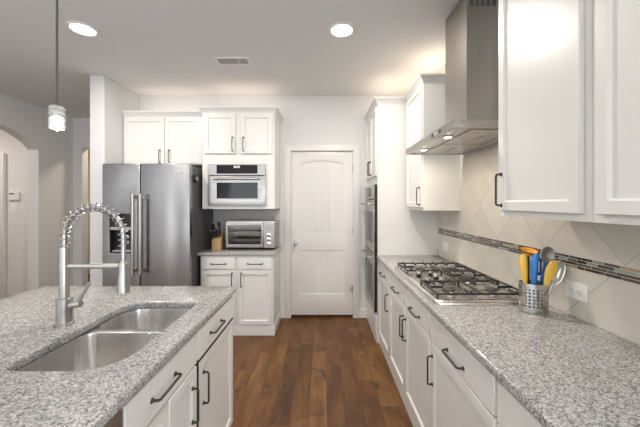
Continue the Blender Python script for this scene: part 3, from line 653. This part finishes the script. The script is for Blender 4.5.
# spring wound about the hose
def sample(path, n):
    P = [Vector(p) for p in path]; L = [0]
    for a, b in zip(P, P[1:]): L.append(L[-1]+(b-a).length)
    out = []
    for k in range(n+1):
        s = L[-1]*k/n; i = max(j for j in range(len(L)) if L[j] <= s+1e-9); i = min(i, len(P)-2)
        t = (s-L[i])/(L[i+1]-L[i]); out.append((P[i].lerp(P[i+1], t), (P[i+1]-P[i]).normalized()))
    return out
turns, per = 20, 16
hel = []
for k, (p, t) in enumerate(sample(path[:-1], turns*per)):
    side = Vector((0, 1, 0)); nn = t.cross(side).normalized(); a = 2*PI*k/per
    hel.append(p+(side*math.cos(a)+nn*math.sin(a))*0.0185)
MB().tube(hel, 0.0029, 8).build('spring', 'spring_steel', fa)
MB().tube([(0.019, 0, 0.258), (2*ar-0.018, 0, 0.258)], 0.0112, 14).lathe([(0.0225, -0.012), (0.0225, 0.012)], 20, T(0, 0, 0.258)).lathe([(0.0215, -0.010), (0.0215, 0.010)], 20, T(2*ar, 0, 0.258)).build('support_arm', 'satin_nickel', fa)
MB().lathe([(0.020, 0.143), (0.0265, 0.143), (0.0265, 0.150), (0.0205, 0.22), (0.0175, 0.247), (0.0175, 0.270), (0.012, 0.280)], 24, T(2*ar, 0, 0)).build('spray_head', 'satin_nickel', fa)
lv = MB().tube([(0.028, 0, 0.085), (0.072, 0, 0.092)], 0.0155, 16).build('lever_hub', 'satin_nickel', fa)
MB().tube([(0.062, 0, 0.100), (0.112, 0, 0.186)], [0.0085, 0.0065], 12).build('lever', 'satin_nickel', lv)

# ------------------------------------------------------------------ utensil caddy and what stands in it
UX, UY = 1.055, 1.497
ud = thing('utensil_caddy', 'perforated steel utensil caddy beside the cooktop', 'utensil holder', (UX, UY, 0.914))
m = MB(); n = 48; ra, rb, hgt = 0.067, 0.050, 0.142
# wall drawn as strips so that the perforations are real square holes
rows = []; z = 0.0
zs = [0.002, 0.022]
nr = 6; pitch = (0.118-0.022)/nr
for r in range(nr): zs += [0.022+pitch*r+pitch*0.5, 0.022+pitch*(r+1)]
zs.append(hgt)
b = bmesh.new()
A = [2*PI*i/48 for i in range(48)]
grid = [[b.verts.new((ra*math.cos(a), rb*math.sin(a), z)) for a in A] for z in zs]
N = len(A)
for j in range(len(zs)-1):
    hole_row = (j >= 2 and j % 2 == 0 and j < len(zs)-2)
    for i in range(N):
        if hole_row and i % 2 == 0: continue
        f = b.faces.new((grid[j][i], grid[j][(i+1) % N], grid[j+1][(i+1) % N], grid[j+1][i])); f.smooth = True
bot = b.faces.new(grid[0][::-1])
bmesh.ops.recalc_face_normals(b, faces=b.faces[:])
bmesh.ops.solidify(b, geom=b.faces[:], thickness=0.0012)
m._merge(b); m.build('basket', 'steel_caddy', ud)
MB().tube([(ra*math.cos(a), rb*math.sin(a), hgt) for a in [2*PI*i/40 for i in range(41)]], 0.0022, 8).build('rim', 'steel_caddy', ud)
def utensil(name, label, cat, base, tip, parts):
    """parts: functions drawing along +z from the base; the tool then leans from base to tip"""
    o = thing(name, label, cat, (UX+base[0], UY+base[1], 0.918+base[2]))
    d = (Vector(tip)-Vector(base)).normalized(); xa = Vector((1, 0, 0)); xa = (xa-d*xa.dot(d)).normalized(); ya = d.cross(xa)
    o.rotation_euler = Matrix((xa, ya, d)).transposed().to_euler()
    for nm, mt, mb in parts: mb.build(nm, mt, o)
    return o
def paddle(z0, z1, w, t=0.004, taper=0.6, tilt=0):
    rings = []
    for k in range(9):
        f = k/8; ww = w*(taper+(1-taper)*math.sin(PI*min(1, f*0.9+0.1)*0.6))*(1 if k not in (0, 8) else 0.55)
        rings.append([(x, y, z0+(z1-z0)*f) for x, y in ((-ww, -t), (ww, -t), (ww, t), (-ww, t))])
    return MB().loft(rings, cap0=True, cap1=True, smooth=False)
utensil('spatula', 'yellow handled utensil at the left of the steel caddy', 'utensil', (-0.03, 0.0, 0.002), (-0.047, 0.004, 0.24),
        [('handle', 'yellow_plastic', MB().tube([(0, 0, 0), (0, 0, 0.12), (0, 0, 0.19), (0, 0, 0.245), (0.004, 0, 0.275)], [0.006, 0.009, 0.015, 0.018, 0.011], 10))])
utensil('ladle', 'blue handled utensil beside the yellow one in the caddy', 'utensil', (-0.014, -0.02, 0.002), (-0.014, -0.022, 0.24),
        [('handle', 'blue_plastic', MB().tube([(0, 0, 0), (0, 0, 0.12), (0, 0, 0.19), (0.004, 0, 0.245), (0.016, 0, 0.283)], [0.006, 0.009, 0.014, 0.018, 0.010], 10))])
utensil('turner', 'navy slotted turner in the middle of the caddy', 'utensil', (0.012, 0.008, 0.002), (0.024, 0.010, 0.24),
        [('handle', 'navy_plastic', MB().tube([(0, 0, 0), (0, 0, 0.17)], 0.006, 10)), ('blade', 'navy_plastic', MB().plate(rrect(-0.024, 0.024, 0.17, 0.255, 0.006, 3), [rect(-0.016, -0.009, 0.185, 0.24), rect(-0.0035, 0.0035, 0.185, 0.24), rect(0.009, 0.016, 0.185, 0.24)], 0.004, mx=T(0, 0.002, 0) @ XZ))])
utensil('spoon', 'yellow spoon leaning to the right in the steel caddy', 'utensil', (-0.008, -0.028, 0.002), (0.052, -0.050, 0.215),
        [('handle', 'yellow_plastic', MB().tube([(0, 0, 0), (0, 0, 0.135)], 0.006, 10)), ('bowl', 'yellow_plastic', MB().lathe([(0.006, 0.13), (0.015, 0.155), (0.026, 0.20), (0.027, 0.23), (0.016, 0.258), (0.003, 0.268)], 14, Matrix.Diagonal((1, 0.45, 1, 1))))])
utensil('spatula', 'blue spatula lying beside the right-leaning yellow spoon', 'utensil', (0.016, 0.004, 0.002), (0.066, 0.012, 0.205),
        [('handle', 'navy_plastic', MB().tube([(0, 0, 0), (0, 0, 0.13)], 0.006, 10)), ('blade', 'blue_plastic', MB().plate(rrect(-0.012, 0.012, 0.13, 0.24, 0.008, 4), [], 0.004, mx=T(0, 0.002, 0) @ XZ))])
sk_ = MB()
ring = [(0.034*math.cos(2*PI*i/28), 0, 0.275+0.042*math.sin(2*PI*i/28)) for i in range(29)]
sk_.tube(ring, 0.0028, 8)
dsk = MB().lathe([(0.001, -0.006), (0.018, -0.0045), (0.034, 0.0), (0.034, 0.0012), (0.018, -0.003), (0.001, -0.0045)], 28, T(0, 0, 0.275) @ Matrix.Diagonal((1, 1, 1.24, 1)) @ R(PI/2, 'X'), caps=False)
utensil('skimmer', 'round grey metal skimmer rising at the back of the caddy', 'utensil', (0.028, 0.018, 0.002), (0.088, 0.018, 0.30),
        [('rim', 'satin_nickel', sk_), ('disc', 'satin_nickel', dsk), ('handle', 'satin_nickel', MB().tube([(0, 0, 0), (0, 0, 0.233)], 0.004, 8))])
wh = MB()
for k in range(5):
    a = PI*k/5; u_ = Vector((math.cos(a), math.sin(a), 0))
    pts = []
    for i in range(21):
        th = PI*i/20; f = i/20
        pts.append(u_*(0.038*math.cos(th))*(0.35+0.65*math.sin(th)**0.4 if 0 < i < 20 else 0.3)+Vector((0, 0, 0.14+0.12*math.sin(th)**0.8)))
    wh.tube(pts, 0.0019, 6)
utensil('whisk', 'silver wire whisk leaning out of the caddy towards the outlet', 'utensil', (0.036, -0.010, 0.002), (0.104, -0.020, 0.20),
        [('wires', 'chrome', wh), ('handle', 'satin_nickel', MB().tube([(0, 0, 0), (0, 0, 0.142)], 0.007, 10))])
cup = MB().loft([[(r*math.cos(2*PI*i/20), r*math.sin(2*PI*i/20), 0.0+z) for i in range(20)] for r, z in ((0.002, -0.026), (0.022, -0.022), (0.037, -0.008), (0.041, 0.0), (0.037, 0.001), (0.034, -0.008), (0.002, -0.022))], mx=T(0, -0.005, 0.292) @ R(math.radians(20), 'X'))
rim_ = MB().tube([(0.042*math.cos(2*PI*i/24), 0.042*math.sin(2*PI*i/24), 0) for i in range(25)], 0.0035, 8, T(0, -0.005, 0.292) @ R(math.radians(20), 'X'))
utensil('ladle', 'orange ladle with a dark rim at the back of the caddy', 'utensil', (-0.008, 0.02, 0.002), (-0.002, 0.034, 0.27),
        [('bowl', 'orange_plastic', cup), ('rim', 'black_plastic', rim_), ('handle', 'black_plastic', MB().tube([(0, 0, 0), (0, 0, 0.262)], 0.0055, 8))])

# ------------------------------------------------------------------ outlets
def outlet(label, y, z, w=0.122, h=0.08):
    o = thing('wall_outlet', label, 'outlet', (XR-0.0112, y, z-h/2))
    MB().box(-0.005, 0, -w/2, w/2, 0, h, 0.002).build('cover_plate', 'white_plastic', o)
    for dy in (-0.022, 0.022):
        r = MB().plate(rrect(-0.0165, 0.0165, -0.017, 0.017, 0.012, 5), [], 0.002, 0.0005, T(-0.0068, dy, h/2) @ YZ).build('receptacle', 'white_plastic', o)
        MB().box(-0.0076, -0.0069, dy-0.007, dy+0.002, h/2+0.005, h/2+0.0072).box(-0.0076, -0.0069, dy-0.007, dy+0.002, h/2-0.0072, h/2-0.005).lathe([(0.0027, 0), (0.0027, 0.0007)], 10, T(-0.0069, dy+0.009, h/2) @ R(-PI/2, 'Y')).build('slot', 'slot_dark', r)
outlet('white duplex outlet on the tile right of the utensil caddy', 1.409, 1.040)
outlet('small white outlet on the tile in the far corner behind the cooktop', 2.897, 1.035)

# ------------------------------------------------------------------ toaster oven and knife block
to = thing('toaster_oven', 'silver toaster oven on the short granite counter', 'toaster oven', (-0.8285, 3.455, 0.913))
w2 = 0.2825
bd = MB().box(-w2, w2, 0.02, 0.30, 0.30, 0.335, 0.008, 2).box(-w2, -w2+0.02, 0.02, 0.30, 0.025, 0.30).box(0.155, w2, 0.02, 0.30, 0.025, 0.30).box(-w2+0.02, 0.155, 0.29, 0.30, 0.025, 0.30).box(-w2+0.02, 0.155, 0.02, 0.29, 0.025, 0.05, mi=1)
bd.build('body', ['steel_oven', 'black_plastic'], to)
MB().box(0.152, w2, 0.0, 0.02, 0.025, 0.325, 0.004).build('control_panel', 'steel_oven', to)
td = MB().plate(rect(-w2, 0.148, 0.03, 0.325), [rect(-w2+0.024, 0.126, 0.066, 0.272)], 0.018, 0.003, T(0, 0.02, 0) @ XZ).build('door', 'steel_oven', to)
MB().box(-w2+0.024, 0.126, 0.008, 0.012, 0.066, 0.272).build('window', 'tinted_glass', td)
MB().tube([(-w2+0.03, -0.04, 0.295), (0.13, -0.04, 0.295)], 0.010).tube([(-w2+0.05, 0.003, 0.295), (-w2+0.05, -0.04, 0.295)], 0.008, mi=1).tube([(0.11, 0.003, 0.295), (0.11, -0.04, 0.295)], 0.008, mi=1).build('handle', ['chrome', 'black_plastic'], td)
for z in (0.125, 0.205):
    r = MB()
    for k in range(6): r.tube([(-w2+0.025, 0.04+k*0.045, z), (0.15, 0.04+k*0.045, z)], 0.004, 6)
    r.build('wire_rack', 'chrome', to)
MB().box(0.175, 0.262, -0.003, 0.001, 0.225, 0.295, 0.001).build('display', 'grey_plastic', to)
for z in (0.178, 0.128, 0.075): MB().lathe([(0.027, 0), (0.025, 0.018), (0.021, 0.020)], 20, T(0.217, 0, z) @ R(PI/2, 'X')).build('knob', 'chrome', to)
for x in (-w2+0.04, w2-0.04):
    for y in (0.04, 0.26): MB().lathe([(0.012, 0), (0.014, 0.026)], 12, T(x, y, 0)).build('foot', 'black_plastic', to)
kb = thing('knife_block', 'light wooden knife block left of the toaster oven', 'knife block', (-1.215, 3.44, 0.913))
q = MB().plate([(0.0, 0), (0.15, 0), (0.15, 0.18), (0.09, 0.20), (0.0, 0.115)], [], 0.10, 0.003, T(-0.05, 0, 0) @ YZ)
q.build('block', 'block_wood', kb)
def knife(label, x, t, L, tilt):
    o = thing('kitchen_knife', label, 'knife', (-1.215+x, 3.44+0.09*t, 0.913+0.12+0.09*t))
    d = Vector((tilt, -0.55, 0.83)).normalized(); o.rotation_euler = d.to_track_quat('Z', 'Y').to_euler()
    MB().tube([(0, 0, 0.0), (0, 0, 0.012), (0, 0, L*0.5), (0, 0, L)], [0.010, 0.011, 0.0135, 0.0145], 10).build('handle', 'black_plastic', o)
    MB().lathe([(0.0145, L), (0.012, L+0.006)], 10).build('bolster', 'satin_nickel', o)
for k, (x, t, L, ti) in enumerate(((-0.036, 0.25, 0.11, -0.12), (-0.012, 0.35, 0.09, -0.05), (0.013, 0.3, 0.12, 0.05), (0.037, 0.4, 0.13, 0.1), (-0.028, 0.85, 0.14, -0.08), (0.022, 0.85, 0.155, 0.08))):
    knife(['black knife handle leftmost in the front row of the wooden block', 'shortest black knife handle in the front row of the block', 'third black knife handle from the left in the block front row', 'black knife handle rightmost in the front row of the wooden block', 'left black knife handle in the rear row of the wooden block', 'tallest black knife handle, rear right in the wooden block'][k], x, t, L, ti)

# ------------------------------------------------------------------ ceiling: recessed lights, vent, pendant
def can(label, x, y, power=31):
    o = thing('recessed_light', label, 'ceiling light', (x, y, CZ), 0, None)
    MB().lathe([(0.105, 0), (0.104, -0.006), (0.086, -0.009), (0.080, -0.004), (0.080, 0)], 32, caps=False).build('trim_ring', 'trim_paint', o)
    MB().lathe([(0.080, -0.0045), (0.080, -0.002)], 32).build('lens', 'lamp_glow', o)
    area('ceiling_bulb', (x, y, CZ-0.012), (0, 0, 0), 0.15, 0.15, power, (1.0, 0.93, 0.85), 'DISK')
can('recessed ceiling light above the island, upper left', -1.87, 2.347)
can('recessed ceiling light above the aisle, in front of the pantry door', 0.156, 2.36)
vt = thing('ceiling_vent', 'white louvered air vent in the ceiling left of centre', 'vent', (-0.85, 2.87, CZ))
MB().plate(rect(-0.165, 0.165, -0.08, 0.08), [rect(-0.14, 0.14, -0.055, 0.055)], 0.008, 0.002, T(0, 0, -0.0085)).build('frame', 'trim_paint', vt)
MB().box(-0.14, 0.14, -0.055, 0.055, -0.002, -0.0005).build('backing', 'vent_grey', vt)
lv_ = MB()
for k in range(7): lv_.box(-0.14, 0.14, -0.0035, 0.0035, -0.001, 0.001, mx=T(0, -0.048+k*0.016, -0.005) @ R(0.5, 'X'))
lv_.box(0.05, 0.056, -0.055, 0.055, -0.008, -0.002).build('louver', 'trim_paint', vt)
PX, PY = -1.475, 1.67
pn = thing('pendant_light', 'clear crackled glass pendant lamp on a thin cord above the island', 'pendant light', (PX, PY, CZ))
MB().lathe([(0.06, -0.0005), (0.058, -0.015), (0.02, -0.03)], 24).build('ceiling_canopy', 'satin_nickel', pn)
MB().tube([(0, 0, -0.028), (0, 0, 1.99-CZ)], 0.0055, 8).build('cord', 'cord_grey', pn)
prof_o = [(0.0372, 1.865), (0.0380, 1.90), (0.0380, 1.922), (0.0327, 1.928), (0.0327, 1.934), (0.0388, 1.940), (0.0388, 1.950), (0.0327, 1.956), (0.0327, 1.962), (0.0388, 1.968), (0.0380, 1.978), (0.0304, 1.990), (0.0091, 1.994)]
prof_i = [(0.0091, 1.988), (0.0258, 1.984), (0.0289, 1.96), (0.0289, 1.93), (0.0319, 1.90), (0.0319, 1.865)]
pr = [(r, z-CZ) for r, z in prof_o+prof_i]+[(prof_o[0][0], prof_o[0][1]-CZ)]
MB().lathe(pr, 28, caps=False).build('glass_shade', 'crackle_glass', pn)
MB().lathe([(0.013, 1.945-CZ), (0.014, 1.986-CZ)], 16).build('socket', 'satin_nickel', pn)
MB().lathe([(0.002, 1.855-CZ), (0.014, 1.867-CZ), (0.020, 1.882-CZ), (0.018, 1.90-CZ), (0.010, 1.93-CZ), (0.009, 1.944-CZ)], 18).build('bulb', 'bulb_glow', pn)
# warm strip lights lying on top of the cabinets (hidden behind the crown)
WARM = (1.0, 0.80, 0.58)
area('cabinet_top_light', (-0.93, 3.62, 2.56), (PI, 0, 0), 0.7, 0.25, 0.8, WARM)
area('cabinet_top_light', (-1.83, 3.68, 2.56), (PI, 0, 0), 0.8, 0.2, 0.7, WARM)
area('cabinet_top_light', (0.85, 3.45, 2.56), (PI, 0, 0), 0.5, 0.5, 1.5, WARM)
area('cabinet_top_light', (1.05, 2.86, 2.56), (PI, 0, 0), 0.25, 0.4, 1.2, WARM)
area('passage_lamp', (-3.3, 5.5, CZ-0.02), (0, 0, 0), 0.3, 0.3, 24, (1.0, 0.88, 0.70), 'DISK')
area('hall_lamp', (-5.2, 3.3, CZ-0.02), (0, 0, 0), 0.3, 0.3, 30, (1.0, 0.92, 0.84), 'DISK')
# ------------------------------------------------------------------ things on the hallway wall
th = thing('thermostat', 'white thermostat on the hallway wall beyond the arch', 'thermostat', (-4.605, 4.4995, 1.50))
MB().box(-0.08, 0.08, -0.028, 0, 0, 0.125, 0.006, 2).build('housing', 'white_plastic', th)
MB().box(-0.06, 0.02, -0.0295, -0.0275, 0.085, 0.105).build('screen', 'slot_dark', th)
sw = thing('light_switch', 'white switch plate below the thermostat', 'switch', (-4.625, 4.4995, 1.30))
MB().box(-0.05, 0.05, -0.006, 0, 0, 0.14, 0.002).build('cover_plate', 'white_plastic', sw)
MB().box(-0.017, 0.017, -0.010, -0.0055, 0.04, 0.10, 0.002).build('rocker', 'white_plastic', sw)
